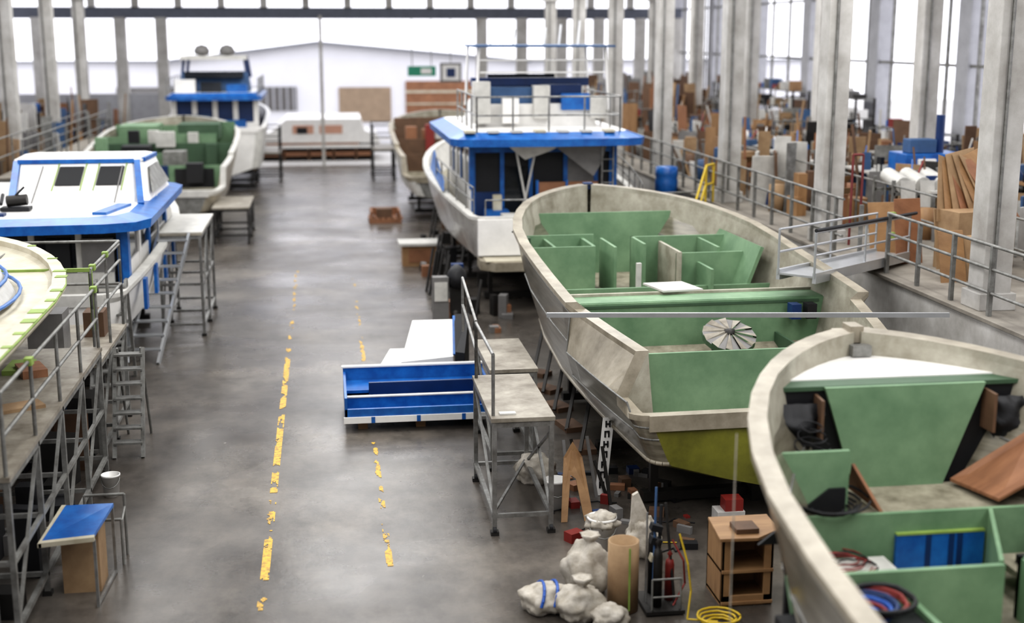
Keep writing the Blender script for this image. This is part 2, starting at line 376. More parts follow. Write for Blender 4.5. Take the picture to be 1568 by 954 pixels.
g.box(-1.0,-.35,-11.0,-10.95,1.6,2.9,GLASS); g.box(-1.7,-1.05,-11.0,-10.95,1.5,2.3,BLUED); g.box(.6,1.25,-11.0,-10.95,2.4,3.2,MUTG)
g.box(-.2,1.3,-11.3,-11.2,1.5,2.55,PLYD); g.box(-.22,-.16,-11.34,-11.2,1.5,2.6,BLUE); g.box(.5,.55,-11.34,-11.2,1.5,2.6,BLUE)
g.box(-1.75,1.75,-11.05,-10.94,3.25,3.5,BLUE)
g.slab([(.1,-11.4,3.5),(1.5,-11.4,3.5),(1.35,-11.4,3.0),(1.15,-11.45,2.7)],(0,-1,0),.02,MUTG)
g.slab([(-1.0,-11.38,3.5),(.5,-11.38,3.5),(.1,-11.38,3.3),(-.5,-11.38,3.1)],(0,-1,0),.02,WHITED)
for a,b in (((-.6,-11.2,1.5),(-.2,-11.2,3.4)),((-.35,-11.3,1.5),(-.7,-11.3,3.3))): g.beam(a,b,.05,.05,WHITED)
for x in (1.35,1.62): g.tube((x,-11.5,1.5),(x,-11.5,3.4),.02,STEEL)
for k in range(6): g.tube((1.35,-11.5,1.7+k*.28),(1.62,-11.5,1.7+k*.28),.015,STEEL)
g.box(-1.5,-.95,-11.9,-11.4,1.5,1.95,BLUE); g.box(-1.3,-1.1,-11.7,-11.5,1.95,2.3,CREAM)
roof(g,2.3,-12.2,-5.2,3.48,.17,WHITE,BLUE,of=.35)
for i in range(7): g.box(-2.0+.55*i,-1.75+.55*i,-12.0,-11.6,3.78,3.83,CREAM if i%3==0 else WHITED)
g.prism([(-1.5,-10),(1.5,-10),(1.5,-7),(.9,-6.2),(-.9,-6.2),(-1.5,-7)],3.8,4.35,WHITE,top=[(-1.4,-10),(1.4,-10),(1.4,-7.3),(.8,-6.6),(-.8,-6.6),(-1.4,-7.3)])
g.box(-1.25,-.1,-9.9,-9.3,4.3,4.75,MUTB); g.box(.2,1.2,-9.6,-9.0,4.3,4.8,BLUED); g.box(-.9,.9,-7.4,-7.0,4.3,5.0,GLASS); g.box(-1.3,1.3,-8.6,-8.2,4.3,4.65,BLUE)
g.box(-1.5,1.5,-9.0,-8.7,4.75,4.95,BLUED); g.box(.6,1.3,-10.15,-9.9,4.2,4.6,BLUE)
g.box(-.1,.3,-10.2,-9.8,4.0,4.8,WHITED); g.box(1.3,1.7,-10.3,-9.8,4.0,4.5,WHITED); g.box(-1.6,-1.2,-10.4,-9.9,3.9,4.9,WHITED); g.box(-.9,-.5,-10.4,-10.1,3.9,4.5,WHITE)
for x in (-1.7,1.7): g.rail([(x,-11.8+1.1*i,3.75) for i in range(5)],.85,STEEL)
g.rail([(-1.7+.85*i,-11.8,3.75) for i in range(5)],.85,STEEL)
for x in (-1.5,1.8):
    for y in (-10,-7.5): g.tube((x,y,4.2),(x*.95,y,5.75),.035,WHITE)
g.prism([(-1.6,-10.3),(1.9,-10.3),(1.8,-7.2),(-1.5,-7.2)],5.72,5.77,MUTB)
for z in (5.1,5.4): g.rail([(-1.4,-10,z),(1.7,-10,z)],.01,WHITE,mids=())
for x in (-.9,-.3,.5,.9,1.4): g.tube((x,-8,5.77),(x+.05,-8,6.1+.2*abs(x)),.03,WHITE)
for sg in (-1,1): g.rail([(sg*(C.w(s)-.1),-s,C.z(s)) for s in (8.5,9.5,10.5,11.5,12.5,13.2)],.6,STEEL,r=.018)
g.slab([(-2.35,-6.5,2.45),(-2.38,-10.6,2.3),(-2.33,-10.2,2.5),(-2.25,-6.5,2.95)],(-1,0,0),.03,BLUE)
g.rail([(-1.7+.85*i,-13.4,2.05) for i in range(5)],.35,STEEL,r=.018,mids=())
g.box(-1.2,1.9,-13.1,-12.2,1.5,1.95,WHITED)
C.cradle((3,6.5,10,12.6)); g.done()

# ---- boat D (left)
shD=[(0,2.6),(4,2.2),(12,1.75)]
D=Hull('cabin_cruiser',(-5.65,34.2),.0,L=12,W=2.45,nb=6,sheer=shD,sole=[(0,1.9),(3,1.6),(12,1.2)],mt=WHITE,mb=STEELP,mi=WHITED,mr=WHITED,ms=SOLE,mtrans=WHITE)
g=D.g
for sg in (-1,1):
    x=sg*2.1
    g.box(x-.04,x+.04,-10.6,-5,1.5,2.05,WHITE); g.box(x-.02,x+.02,-10.6,-5,2.05,2.75,GLASS)
    for i in range(5):
        y=-10.6+5.6*i/4; g.box(x-.06,x+.06,y-.12,y+.12,1.5,2.8,WHITE if i%2 else BLUE)
g.box(-2.1,2.1,-10.55,-10.5,1.3,2.8,GLASS)
for x in (-2.0,-1.2,-.4,.5,1.3,2.0): g.box(x-.05,x+.05,-10.62,-10.5,1.3,2.8,WHITED if x<1.9 else BLUE)
g.box(-1.2,.4,-10.7,-10.55,1.2,2.0,WHITED); g.box(.75,1.15,-10.66,-10.56,1.5,2.5,BLACK); g.box(.5,1.9,-10.75,-10.65,1.2,1.9,WHITED); g.box(1.35,1.9,-10.66,-10.56,1.9,2.5,MUTG)
g.prism([(-2.1,-5),(2.1,-5),(1.4,-3),(-1.4,-3)],1.7,2.8,WHITE,top=[(-2.0,-5),(2.0,-5),(1.4,-4),(-1.4,-4)])
roof(g,2.55,-11.3,-4.6,2.68,.16,WHITE,BLUE,of=.4,r=.7,camber=.08)
zb=2.88
lo2=[(.0,-9.2),(2.05,-9.2),(2.3,-8.6),(2.35,-5.6),(2.1,-5.1),(-.3,-5.1),(-.5,-5.6),(-.3,-8.6)]
hi=[(-.25,-7.5),(1.85,-7.5),(2.05,-7.2),(2.1,-5.9),(1.85,-5.5),(-.3,-5.5),(-.45,-5.9),(-.4,-7.2)]
g.prism(lo2,zb-.06,3.56,WHITE,top=hi)
g.prism([(.85+(p[0]-.85)*1.03,p[1]-.04) for p in hi],3.55,3.6,WHITE)
g.beam((-.3,-7.55,3.58),(1.9,-7.55,3.58),.07,.08,BLUE); g.beam((1.95,-7.5,3.56),(2.2,-9.1,2.9),.12,.08,BLUE); g.beam((-.33,-7.5,3.56),(-.13,-9.15,2.9),.12,.08,BLUE)
g.beam((2.05,-7.3,3.58),(2.12,-6.0,3.58),.08,.08,BLUE); g.slab([(2.12,-7.2,3.42),(2.3,-8.2,3.02),(2.34,-5.9,3.02),(2.15,-6.1,3.42)],(1,0,0),.03,STEELP)
g.beam((.0,-9.22,2.9),(2.05,-9.22,2.9),.04,.03,LIME)
MBLK=mat('window_black',(12,13,16),.8,var=.2)
yy=lambda z:-9.2+(z-2.82)*(1.7/.74)
for x in (.52,1.28):
    g.slab([(x,yy(3.18),3.195),(x+.46,yy(3.18),3.195),(x+.46,yy(3.47),3.485),(x,yy(3.47),3.485)],(0,-.4,.9),.01,MBLK)
    for q in (x-.03,x+.49): g.slab([(q-.012,yy(3.1),3.115),(q+.012,yy(3.1),3.115),(q+.012,yy(3.54),3.55),(q-.012,yy(3.54),3.55)],(0,-.4,.9),.01,LIME)
for x in (.2,1.7): g.beam((x,-9.0,2.93),(x,-7.7,3.5),.02,.02,MUTG)
g.box(-.1,.4,-10.1,-9.8,2.94,3.0,BLACK); g.tube((0,-9.95,3.1),(.35,-9.95,3.13),.1,STEELD); g.tube((.15,-9.95,3.2),(.3,-9.9,3.35),.02,BLACK); g.tube((-.05,-10.2,3.08),(-.1,-9.8,3.2),.03,BLACK)
g.box(-1.2,.1,-10.7,-10.5,2.9,2.97,BLUED); g.box(1.7,1.95,-10.7,-9.4,2.92,2.97,BLUE,rot=(0,0,-.2))
for s in (6,7.5,9,10.5): g.box(2.36,2.42,-s-.12,-s+.12,1.2,1.75,BLUE)
D.cradle((3,6,9,11.3)); g.done()

# ---- boat E (near left deck moulding)
E=Hull('deck_moulding',(-5.6,20.9),.0,L=11.4,W=2.3,nb=5,sheer=[(0,3.02),(3,2.93),(11.6,2.82)],sole=[(0,2.86),(3,2.84),(11.6,2.7)],keel=[(0,2.7),(1,2.6),(11.4,2.5)],chine=[(0,2.75),(1,2.65),(11.4,2.58)],mi=CREAM,mr=CREAM,ms=CREAM,mt=WHITED,mb=WHITED)
g=E.g
SS=[.03,.1,.25,.5,.9,1.4,2,3,4,5,6,7,8,9,10,11]
g.path([((E.w(s)+.05),-s,E.z(s)-.02) for s in SS],.016,LIME)
for s in (1.2,2.2,3.1,3.5,4.4,5.0,5.6,6.1,6.7,7.3): 
    q=random.uniform(.03,.11); w_=random.uniform(.03,.12); g.box(E.w(s)-w_,E.w(s)+.06,-s-q,-s+q,E.z(s),E.z(s)+.008,LIME)
P=[(.05+1.75*math.sin(t),-4.9+2.5*math.cos(t)) for t in [math.pi*2*i/40 for i in range(40)]]
g.prism(P,2.84,3.14,WHITED,top=[(p[0]*.9,-4.9+(p[1]+4.9)*.92) for p in P],mt=CREAM)
for k,m,z in ((1.03,BLUE,2.9),(.95,BLUE,3.08),(.82,BLUE,3.15)):
    pts=[(p[0]*k,-4.9+(p[1]+4.9)*k,z) for p in P]; g.path(pts,.024,m,closed=True)
for s in (2.5,6,9.5):
    for x in (-1.2,1.0): g.box(x-.05,x+.05,-s-.05,-s+.05,0,2.6,STEELD)
    g.box(-1.4,1.2,-s-.05,-s+.05,2.4,2.52,STEELD)
g.done()

# ---- boat F
Fb=Hull('open_boat_hull',(-5.3,51.5),.0,L=11.8,W=2.35,mt=RIM,mb=STEELP,mr=WHITED,sole=[(0,1.3),(11.6,1.2)])
g=Fb.g
for s,z,a,b in ((1.5,2.75,None,None),(3.2,2.9,None,-.4),(3.6,3.0,.3,None),(5,2.6,None,-.7),(5.2,2.7,.2,1.6),(6.8,2.5,None,None),(8.2,2.3,-1.6,.2),(9.3,2.0,None,None)): Fb.bulk(s,z,1.3,GREEN if s!=6.8 else GREEND,x0=a,x1=b)
g.box(-1.7,-.4,-5,-3.2,2.5,2.95,GREEN); g.box(.3,1.7,-5.2,-3.6,2.5,3.0,GREEND)
g.box(-1.2,-.3,-8.0,-7.2,1.8,2.5,BLACK); g.box(.2,.9,-9,-8.2,1.7,2.4,STEELP); g.box(1.0,1.5,-9.9,-9.4,1.5,2.1,BLACK); g.box(-.2,.4,-7.2,-6.9,2.4,2.9,WHITED)
g.box(-1.6,-.9,-9.4,-9.36,1.3,2.0,BLUE); g.box(-.8,.4,-9.42,-9.36,1.3,2.0,BLUED); g.box(.6,1.8,-9.42,-9.36,1.3,1.9,BLACK)
for i in range(16):
    x=random.uniform(-1.8,1.4);s=random.uniform(2,10);g.box(x,x+.35,-s-.3,-s,1.4,random.uniform(1.9,2.9),random.choice([GREEND,BLACK,BROWN,WHITED,GREEN]))
Fb.cradle(); g.done()
# ---- boat H
Hb=Hull('open_boat_hull',(4.7,54.2),.0,L=11.6,W=2.3,mt=WHITED,mb=STEELP,mr=RIM)
g=Hb.g
for s,z in ((1.5,2.8),(3.5,2.9),(5.5,2.6),(7.5,2.4),(9,2.0)): Hb.bulk(s,z,1.4,BROWN)
for i in range(30): 
    x=random.uniform(-1.9,1.2);s=random.uniform(2,9.5); g.box(x,x+random.uniform(.2,.6),-s-.4,-s,1.5,random.uniform(2.0,3.1),random.choice([GREEND,BROWN,PLYD,WHITED,RED,BROWN,BLACK]))
Hb.cradle(); g.done()
# ---- boat G
Gy=Hull('flybridge_yacht',(-4.3,61.5),.0,L=9.3,W=2.0,nb=5,sheer=[(0,3.2),(10.5,2.4)],sole=[(0,2.4),(10.5,1.7)],mt=WHITED,mb=STEELP,mi=WHITE,mr=WHITE,mtrans=WHITE)
g=Gy.g; g.M=g.M@Matrix.Translation((0,1.3,0))
g.prism([(-1.6,-9),(1.6,-9),(1.6,-4),(1,-2.5),(-1,-2.5),(-1.6,-4)],2.0,3.5,BLUED,top=[(-1.5,-9),(1.5,-9),(1.4,-5),(.9,-4.2),(-.9,-4.2),(-1.4,-5)])
for x in (-1.6,-.8,0,.8,1.6): g.box(x-.1,x+.1,-9.08,-9,2.0,3.5,WHITE)
g.box(-1.6,1.6,-9.1,-9,2.0,2.6,WHITE); g.box(-1.2,-.2,-9.16,-9.1,2.2,2.9,MUTB); g.box(.3,1.2,-9.16,-9.1,2.1,2.7,BLUE)
roof(g,1.85,-9.9,-4.2,3.5,.15,WHITE,BLUE,r=.4)
g.prism([(-1.4,-8.8),(1.4,-8.8),(1.3,-5.6),(-1.3,-5.6)],3.7,4.55,MUTB,top=[(-1.3,-8.5),(1.3,-8.5),(1.2,-6.2),(-1.2,-6.2)])
g.box(-1.15,1.15,-8.95,-8.6,4.35,4.6,GLASS); g.box(-1.5,-.7,-9.4,-9.0,3.7,4.3,WHITE); g.box(.5,1.3,-9.4,-9.0,3.7,4.1,BLUE); g.box(-.5,.3,-9.4,-9.1,3.7,4.2,GLASS)
for x in (-1.3,1.3):
    for y in (-8.4,-6.4): g.tube((x,y,4.3),(x*.9,y,5.2),.06,BLUED)
g.prism([(-1.3,-8.8),(1.3,-8.8),(1.2,-6.2),(-1.2,-6.2)],5.05,5.2,WHITED)
for x in (-.55,.45): g.lathe((x,-7.5,5.2),[(.05,0),(.28,.05),(.33,.2),(.22,.38),(0,.45)],MUTG,12)
for sg in (-1,1): g.rail([(sg*1.75,-9.8+1.2*i,3.65) for i in range(5)],.7,STEEL)
g.M=g.M@Matrix.Translation((0,-1.3,0)); Gy.cradle((3,6,8.5)); g.done()

# ---------------------------------------------------------------- room
fl=G('floor'); fl.box(-14.8,17.3,-2.3,62.4,-.1,0,WALLM); flo=fl.done()
m=bpy.data.materials.new('floor_concrete'); m.use_nodes=True; nt=m.node_tree; p=nt.nodes['Principled BSDF']
tc=nt.nodes.new('ShaderNodeTexCoord')
def NZ(scale,detail,stretch=(1,1,1),rough=.6):
    mp=nt.nodes.new('ShaderNodeMapping'); mp.inputs['Scale'].default_value=stretch; nt.links.new(tc.outputs['Object'],mp.inputs[0])
    n=nt.nodes.new('ShaderNodeTexNoise'); n.inputs['Scale'].default_value=scale; n.inputs['Detail'].default_value=detail; n.inputs['Roughness'].default_value=rough
    nt.links.new(mp.outputs[0],n.inputs['Vector']); return n
def RP(src,els):
    r=nt.nodes.new('ShaderNodeValToRGB'); 
    while len(r.color_ramp.elements)<len(els): r.color_ramp.elements.new(.5)
    for e,(po,c) in zip(r.color_ramp.elements,els): e.position=po; e.color=(*c,1)
    nt.links.new(src,r.inputs[0]); return r
n1=NZ(.4,8); n2=NZ(7,8,(1,.5,1)); n3=NZ(1.6,12,(1,.7,1),rough=.75); n4=NZ(.6,5,(.8,1.0,1),rough=.55)
r1=RP(n1.outputs['Fac'],[(.3,lin((64,59,55))),(.5,lin((86,81,76))),(.7,lin((112,106,99)))])
r2=RP(n3.outputs['Fac'],[(.32,(.42,.41,.40)),(.52,(.95,.94,.92)),(.72,(1.35,1.32,1.27))])
mx=nt.nodes.new('ShaderNodeMixRGB'); mx.blend_type='MULTIPLY'; mx.inputs[0].default_value=.95
nt.links.new(r1.outputs[0],mx.inputs[1]); nt.links.new(r2.outputs[0],mx.inputs[2])
r3=RP(n2.outputs['Fac'],[(.70,(0,0,0)),(.76,(.8,.8,.8))])
mx2=nt.nodes.new('ShaderNodeMixRGB'); nt.links.new(r3.outputs[0],mx2.inputs[0]); nt.links.new(mx.outputs[0],mx2.inputs[1]); mx2.inputs[2].default_value=(*lin((160,155,148)),1)
nt.links.new(mx2.outputs[0],p.inputs['Base Color'])
rr=RP(n4.outputs['Fac'],[(.3,(.2,)*3),(.72,(.4,)*3)]); nt.links.new(rr.outputs[0],p.inputs['Roughness'])
p.inputs['Specular IOR Level'].default_value=.5
bp=nt.nodes.new('ShaderNodeBump'); bp.inputs['Strength'].default_value=.2; bp.inputs['Distance'].default_value=.02
nt.links.new(n3.outputs['Fac'],bp.inputs['Height']); nt.links.new(bp.outputs[0],p.inputs['Normal'])
flo.data.materials[0]=m

def line(name,x,segs,w,seed):
    g=G(name)
    for y0,y1,d in segs:
        y=y0; L=.03; N=6
        while y<y1:
            for k in range(N):
                a=x-w/2+w*k/N; b=a+w/N
                v=noise.fractal(Vector((a*9,y*2.6,seed)),1.0,2.0,6)
                edge=min(y-y0,y1-y)
                if v>(.55-d)*1.0-.15+(.3 if edge<.08 else 0)+(.12 if k in (0,N-1) else 0):
                    g.quad((a,y,.004),(b,y,.004),(b,y+L,.004),(a,y+L,.004),YEL)
            y+=L
    g.done()
line('floor_line_yellow',-.82,[(13.2,13.6,.5),(14.0,15.3,.8),(15.5,16.6,.5),(16.9,20.6,.75),(20.9,24.5,.65),(24.5,34,.15)],.1,3)
line('floor_line_yellow',.6,[(14.2,15.6,.5),(15.8,17,.15),(17.2,19,.4),(24,26,.35),(27,33,.05)],.08,5)
gd=G('outside_ground'); gd.box(-60,60,62.4,120,-.12,-.02,mat('ground_pale',(190,188,184),.8,var=.1)); gd.done()

Z=2.12
g=G('raised_platform'); g.box(9.15,16.85,8,61.5,0,Z-.05,CONC); g.box(9.05,16.85,8,61.5,Z-.05,Z,DECKC); g.done()
g=G('platform_railing')
for y in [10+1.15*i for i in range(44)]: g.box(9.17,9.23,y-.03,y+.03,Z,Z+1.0,STEELP)
for z in (Z+1,Z+.67,Z+.33): 
    g.tube((9.2,10,z),(9.2,20.4,z),.025,STEELP); g.tube((9.2,22.3,z),(9.2,59,z),.025,STEELP)
g.rail([(11.0,12+1.4*i,Z) for i in range(24)],1.0,STEELP)
g.done()
def column(x,y,z0=0,w=.22):
    g=G('column')
    g.box(x-w,x+w,y-w,y+w,z0,10.45,COL)
    g.box(x-w-.06,x+w+.06,y-w-.06,y+w+.06,z0,z0+.25,COL)
    g.box(x-w-.12,x+w+.12,y-w-.1,y+w+.1,7.4,7.7,COL)
    g.tube((x-w*.4,y-w-.05,z0+.25),(x-w*.4,y-w-.05,10.4),.03,STEELP)
    g.done(bevel=.02)
for i in range(7):
    column(9.5,17.5+6.3*i,Z); column(-9.6,17.5+6.3*i)
    if i: column(13.6,16+6.3*i,Z)
DRED=mat('pipe_red',(118,52,52),.6,var=.3)
for i in range(1,6):
    g=G('column_pipe'); y=24.2+6.3*i; g.tube((9.7,y,Z),(9.7,y,10.4),.06,DRED); g.box(9.62,9.78,y-.08,y+.08,Z+1.2,Z+1.5,DRED); g.done()
g=G('column_pipe'); g.tube((9.75,23.3,Z),(9.75,23.3,Z+1.7),.025,DRED); g.tube((9.75,23.3,Z+1.7),(9.95,23.3,Z+1.7),.025,DRED); g.tube((9.95,23.3,Z),(9.95,23.3,Z+1.7),.025,DRED); g.done()

def side_wall(name,x,sg):
    g=G(name); a,b=(x,x+.3) if sg>0 else (x-.3,x)
    g.box(a,b,-2,62,0,3.0,WALLM); g.box(a,b,-2,62,9.2,11,WALLM)
    for i in range(12):
        y=-2+6.3*i*.93+.3; g.box(a-.1,b+.1,y-.35,y+.35,3.0,9.2,WALLM)
    g.done()
    g=G('window_1' if sg>0 else 'window_2')
    y=-1.5
    while y<62: g.box(x-.04,x+.04,y-.04,y+.04,3.0,9.2,STEELP); y+=1.8
    for z in (3.05,5.2,7.2): g.box(x-.03,x+.03,-2,62,z-.04,z+.04,STEELP)
    g.done()
side_wall('wall_right',17,1); side_wall('wall_left',-14.5,-1)
g=G('wall_far')
g.box(-14.5,-7.0,62,62.3,0,3.4,WALLM); g.box(7.2,17,62,62.3,0,4,WALLM); g.box(-14.5,17,62,62.4,6.75,7.25,mat('beam_grey',(96,100,112),.6))
for x in (-14.3,-12.6,-10.8,-9,-7.2,7.4,9.3,11.2,13,15,16.8): g.box(x-.25,x+.25,61.95,62.35,0,6.8,COL)
x=-14
while x<17: g.box(x-.16,x+.16,62,62.3,7.2,10,COL); x+=1.9
g.box(-14.5,17,62,62.3,9.4,11,WALLM); g.box(-14.5,17,62,62.3,7.9,8.0,COL)
g.done()
g=G('wall_near'); g.box(-14.5,17,-2.3,-2,0,11,WALLM); g.done()
g=G('ceiling'); g.box(-14.8,17.3,-2.3,62.4,11,11.2,ROOFM)
for i in range(10): g.box(-14.5,17,-.5+6.3*i,-.2+6.3*i,10.5,11,ROOFM)
g.done()
g=G('door_guide_post'); g.box(-.15,.0,61.6,61.75,0,6.9,COL); g.done()
g=G('far_building')
g.box(-30,30,80,80.4,0,4.5,WALLW)
g.add([(-9,80,4.5),(12,80,4.5),(-.3,80,5.6)],[(0,1,2)],WALLW)
RG=mat('roof_trim',(130,132,138),.6)
g.beam((-9.5,79.8,4.45),(-.3,79.8,5.6),.5,.16,RG); g.beam((12.5,79.8,4.45),(-.3,79.8,5.6),.5,.16,RG)
g.beam((-30,79.8,4.5),(-9.5,79.8,4.5),.3,.12,RG); g.beam((30,79.8,4.5),(12.5,79.8,4.5),.3,.12,RG)
g.box(.9,4.0,79.9,80,.9,2.95,mat('shutter_tan',(158,138,116),.7)); g.box(4.9,9.2,79.9,80,0,3.3,PLYD); g.box(4.9,9.2,79.85,80,2.6,2.75,CREAM); g.box(4.9,9.2,79.85,80,1.9,2.0,CREAM)
g.box(-4.6,-1.6,79.9,80,1.6,3.0,MUTG)
for i in range(8): g.box(-4.6+.4*i,-4.5+.4*i,79.8,79.9,1.6,3.0,WALLM)
g.box(-12,-7,79.9,80,1.4,3.0,MUTG)
g.box(-30,30,70,70.15,-.02,.55,WALLW)
g.done()
g=G('exit_sign'); g.box(3.9,5.2,61.7,61.8,4.15,4.6,mat('exit_green',(40,140,110),.5,var=.1)); g.tube((4.1,61.75,4.6),(4.1,61.75,6.8),.02,STEELP); g.tube((5,61.75,4.6),(5,61.75,6.8),.02,STEELP); g.box(4.5,5.0,61.68,61.72,4.25,4.5,WHITE); g.done()
g=G('warning_sign'); g.box(5.4,6.4,61.7,61.8,3.85,4.75,MUTG); g.box(5.5,6.3,61.66,61.7,3.95,4.65,WHITE); g.box(5.7,6.1,61.64,61.67,4.1,4.5,BLUED); g.tube((5.9,61.75,4.7),(5.9,61.75,6.8),.02,STEELP); g.done()
g=G('white_cabin_moulding'); g.M=Matrix.Translation((-.25,0,0))
sec=[(-3.3,.85),(-3.2,1.2),(-2.3,1.5),(-1.6,2.15),(2.0,2.15),(2.2,1.5),(2.8,1.3),(2.95,.85)]
n=len(sec)
for y0,y1,k in ((65,65.8,.9),(65.8,67.6,1),(67.6,68.4,.9)):
    vs=[(x,y0,.6+(z-.6)*(k if y0==65 else 1)) for x,z in sec]+[(x,y1,.6+(z-.6)*(k if y1==68.4 else 1)) for x,z in sec]
    g.add(vs,[(i,i+1,n+i+1,n+i) for i in range(n-1)],WHITE)
    g.add(vs,[tuple(range(n)),tuple(range(n,2*n))],WHITE)
SAL=mat('salmon_panel',(196,150,128),.6,var=.1)
g.box(-1.3,-.3,64.95,65,1.3,1.7,SAL); g.box(.0,1.1,64.95,65,1.3,1.7,SAL); g.box(-2.6,1.9,64.97,65,.7,.85,PLYD); g.box(-1.1,-.6,64.93,64.96,1.3,1.6,BLACK)
for x in (-2.9,-1.8,-.6,.6,1.7,2.5): g.box(x,x+.1,65,68,-.02,.6,BROWN)
g.box(-3.4,3.0,64.9,68.5,.6,.75,WHITE); g.box(-3.0,2.6,65.0,68.2,.2,.4,PLYD); g.done()

# ---------------------------------------------------------------- scaffolds
def scaffold(name,x0,x1,y0,y1,z,deckm=OLIVE,rails=(),rh=.85,m=STEELP,low=True,bay=None,brace=True,r=.028,tape=None):
    g=G(name)
    n=max(1,round((y1-y0)/(bay or 2.0)))
    Y=[y0+(y1-y0)*i/n for i in range(n+1)]
    for y in Y:
        for x in (x0,x1):
            g.box(x-r,x+r,y-r,y+r,.04,z,m); g.box(x-.05,x+.05,y-.05,y+.05,0,.05,STEELD)
        g.box(x0,x1,y-r*.8,y+r*.8,z-.1,z-.04,m)
        if low: g.box(x0,x1,y-r*.8,y+r*.8,.22,.27,m)
        if z>1.6: g.box(x0,x1,y-r*.8,y+r*.8,z*.5,z*.5+.05,m)
    for x in (x0,x1):
        g.box(x-r,x+r,y0,y1,z-.1,z-.03,m)
        if low: g.box(x-r,x+r,y0,y1,.22,.27,m)
        if z>1.6: g.box(x-r*.8,x+r*.8,y0,y1,z*.5,z*.5+.05,m)
        if brace:
            for a,b in zip(Y,Y[1:]): g.beam((x,a,.25),(x,b,z-.1),.035,.035,m)
    g.box(x0-.04,x1+.04,y0-.04,y1+.04,z-.03,z+.02,deckm)
    for side in rails:
        if side in 'LR':
            x=x0 if side=='L' else x1
            g.rail([(x,y,z) for y in Y],rh,m)
        else:
            y=y0 if side=='N' else y1
            g.rail([(x0,y,z),(x1,y,z)],rh,m)
    if tape:
        for y in tape: g.box(x1-.04,x1+.04,y-.06,y+.06,z+rh-.04,z+rh+.04,LIME)
    return g
S=scaffold('steel_scaffold_platform',-4.4,-3.15,12.6,18.0,1.8,rails='R',rh=.85,bay=1.35,deckm=OLIVE,tape=(13.9,17.9)); 
S.box(-3.9,-3.6,16.4,16.9,1.82,1.92,PLYD,rot=(0,0,.4)); S.box(-4.1,-3.8,16.6,17.2,1.82,1.88,LIME); S.box(-3.8,-3.3,14.9,15.2,1.82,1.86,CARD,rot=(0,0,.5)); S.done()
S=scaffold('steel_scaffold_platform',-4.7,-3.25,18.3,20.9,1.5,rails='RFL',rh=1.35,bay=1.3,tape=(18.5,19.6)); 
for a in (-4.7,-3.25): S.rail([(a,18.3,2.3),(a,20.9,2.3)],.5,STEELP)
S.beam((-4.7,18.3,2.85),(-3.25,18.3,2.85),.05,.05,LIME); S.beam((-3.25,18.32,2.85),(-3.25,18.32,2.0),.05,.05,LIME); S.box(-4.3,-3.8,19,19.5,1.52,2.1,MUTG); S.box(-3.7,-3.4,20,20.4,1.52,1.9,BROWN); S.done()
def ladder(g,p,q,w,n,m,dirx=(1,0,0),tread=.18):
    p=Vector(p);q=Vector(q);a=Vector(dirx).normalized()*w/2
    g.beam(p-a,q-a,.05,.1,m); g.beam(p+a,q+a,.05,.1,m)
    for i in range(1,n+1):
        c=p+(q-p)*(i/(n+.5)); f=Vector((0,tread/2,0))
        g.slab([c-a-f,c+a-f,c+a+f,c-a+f],(0,0,1),.03,m)
S=scaffold('mobile_stair_platform',-3.35,-2.55,26.6,29.4,2.1,rails='',bay=1.4,m=STEEL)
ladder(S,(-3.5,24.3,0),(-3.05,26.6,2.1),.6,9,ALU)
S.rail([(-3.8,24.9,.6),(-3.35,26.6,2.1)],.8,ALU,mids=()); S.beam((-3.85,25.2,.9),(-3.75,24.4,.02),.04,.04,ALU)
S.box(-3.35,-2.5,26.6,29.4,2.1,2.14,WHITED); S.done()
g=G('step_ladder'); ladder(g,(-3.75,21.9,0),(-3.7,22.7,1.9),.5,8,STEELP); ladder(g,(-3.75,23.5,0),(-3.7,22.75,1.9),.5,3,STEELP); g.done()
g=G('step_ladder'); ladder(g,(-2.95,18.7,0),(-2.95,19.3,1.5),.4,7,STEELP); g.tube((-3.12,19.9,0),(-3.12,19.3,1.5),.02,STEELP); g.tube((-2.78,19.9,0),(-2.78,19.3,1.5),.02,STEELP); g.done()
g=G('storage_trolley')
rnd=random.Random(5)
for i in range(30):
    y=rnd.uniform(13,20); x=rnd.uniform(-4.9,-3.6); g.box(x,x+rnd.uniform(.1,.5),y,y+rnd.uniform(.1,.5),0,rnd.uniform(.1,.9),rnd.choice([BROWN,STEELD,MUTG,BLACK,STEELD,MUTB]),rot=(0,0,rnd.uniform(-.3,.3)))
g.done()
scaffold('steel_work_table',-3.3,-2.3,38.8,41.5,1.05,bay=1.3,m=STEELD).done()
scaffold('steel_scaffold_platform',-2.9,-1.9,55.5,58,1.2,rails='LRNF',rh=1.0,bay=1.2,m=STEELD).done()
scaffold('steel_scaffold_platform',2.0,2.9,55.5,58,1.3,rails='LRNF',rh=1.0,bay=1.2,m=STEELD).done()
scaffold('steel_scaffold_platform',-8.6,-7.9,36,50,2.3,rails='LR',rh=1.0,bay=2,m=STEELP).done()
S=scaffold('steel_work_table',1.92,2.62,15.0,17.0,1.47,rails='',bay=2,m=STEEL)
S.rail([(1.92,15.1,1.47),(1.92,16.9,1.47)],.78,STEEL,mids=()); S.rail([(1.92,16.9,1.47),(1.92,18.6,1.75)],.8,STEEL,mids=(.5,))
for x in (1.92,2.62):
    for y in (15,17): S.tube((x-.02,y-.0,.06),(x+.02,y,.06),.06,BLACK)
S.box(2.0,2.2,15.1,15.2,1.49,1.51,WHITED); S.beam((1.92,15,.3),(2.62,17,.3),.03,.03,STEEL); S.beam((2.62,17,.25),(2.62,15,1.3),.03,.03,STEEL); S.done()
scaffold('steel_work_table',2.2,2.8,17.4,19.2,1.45,bay=1.8,m=STEELP).done()

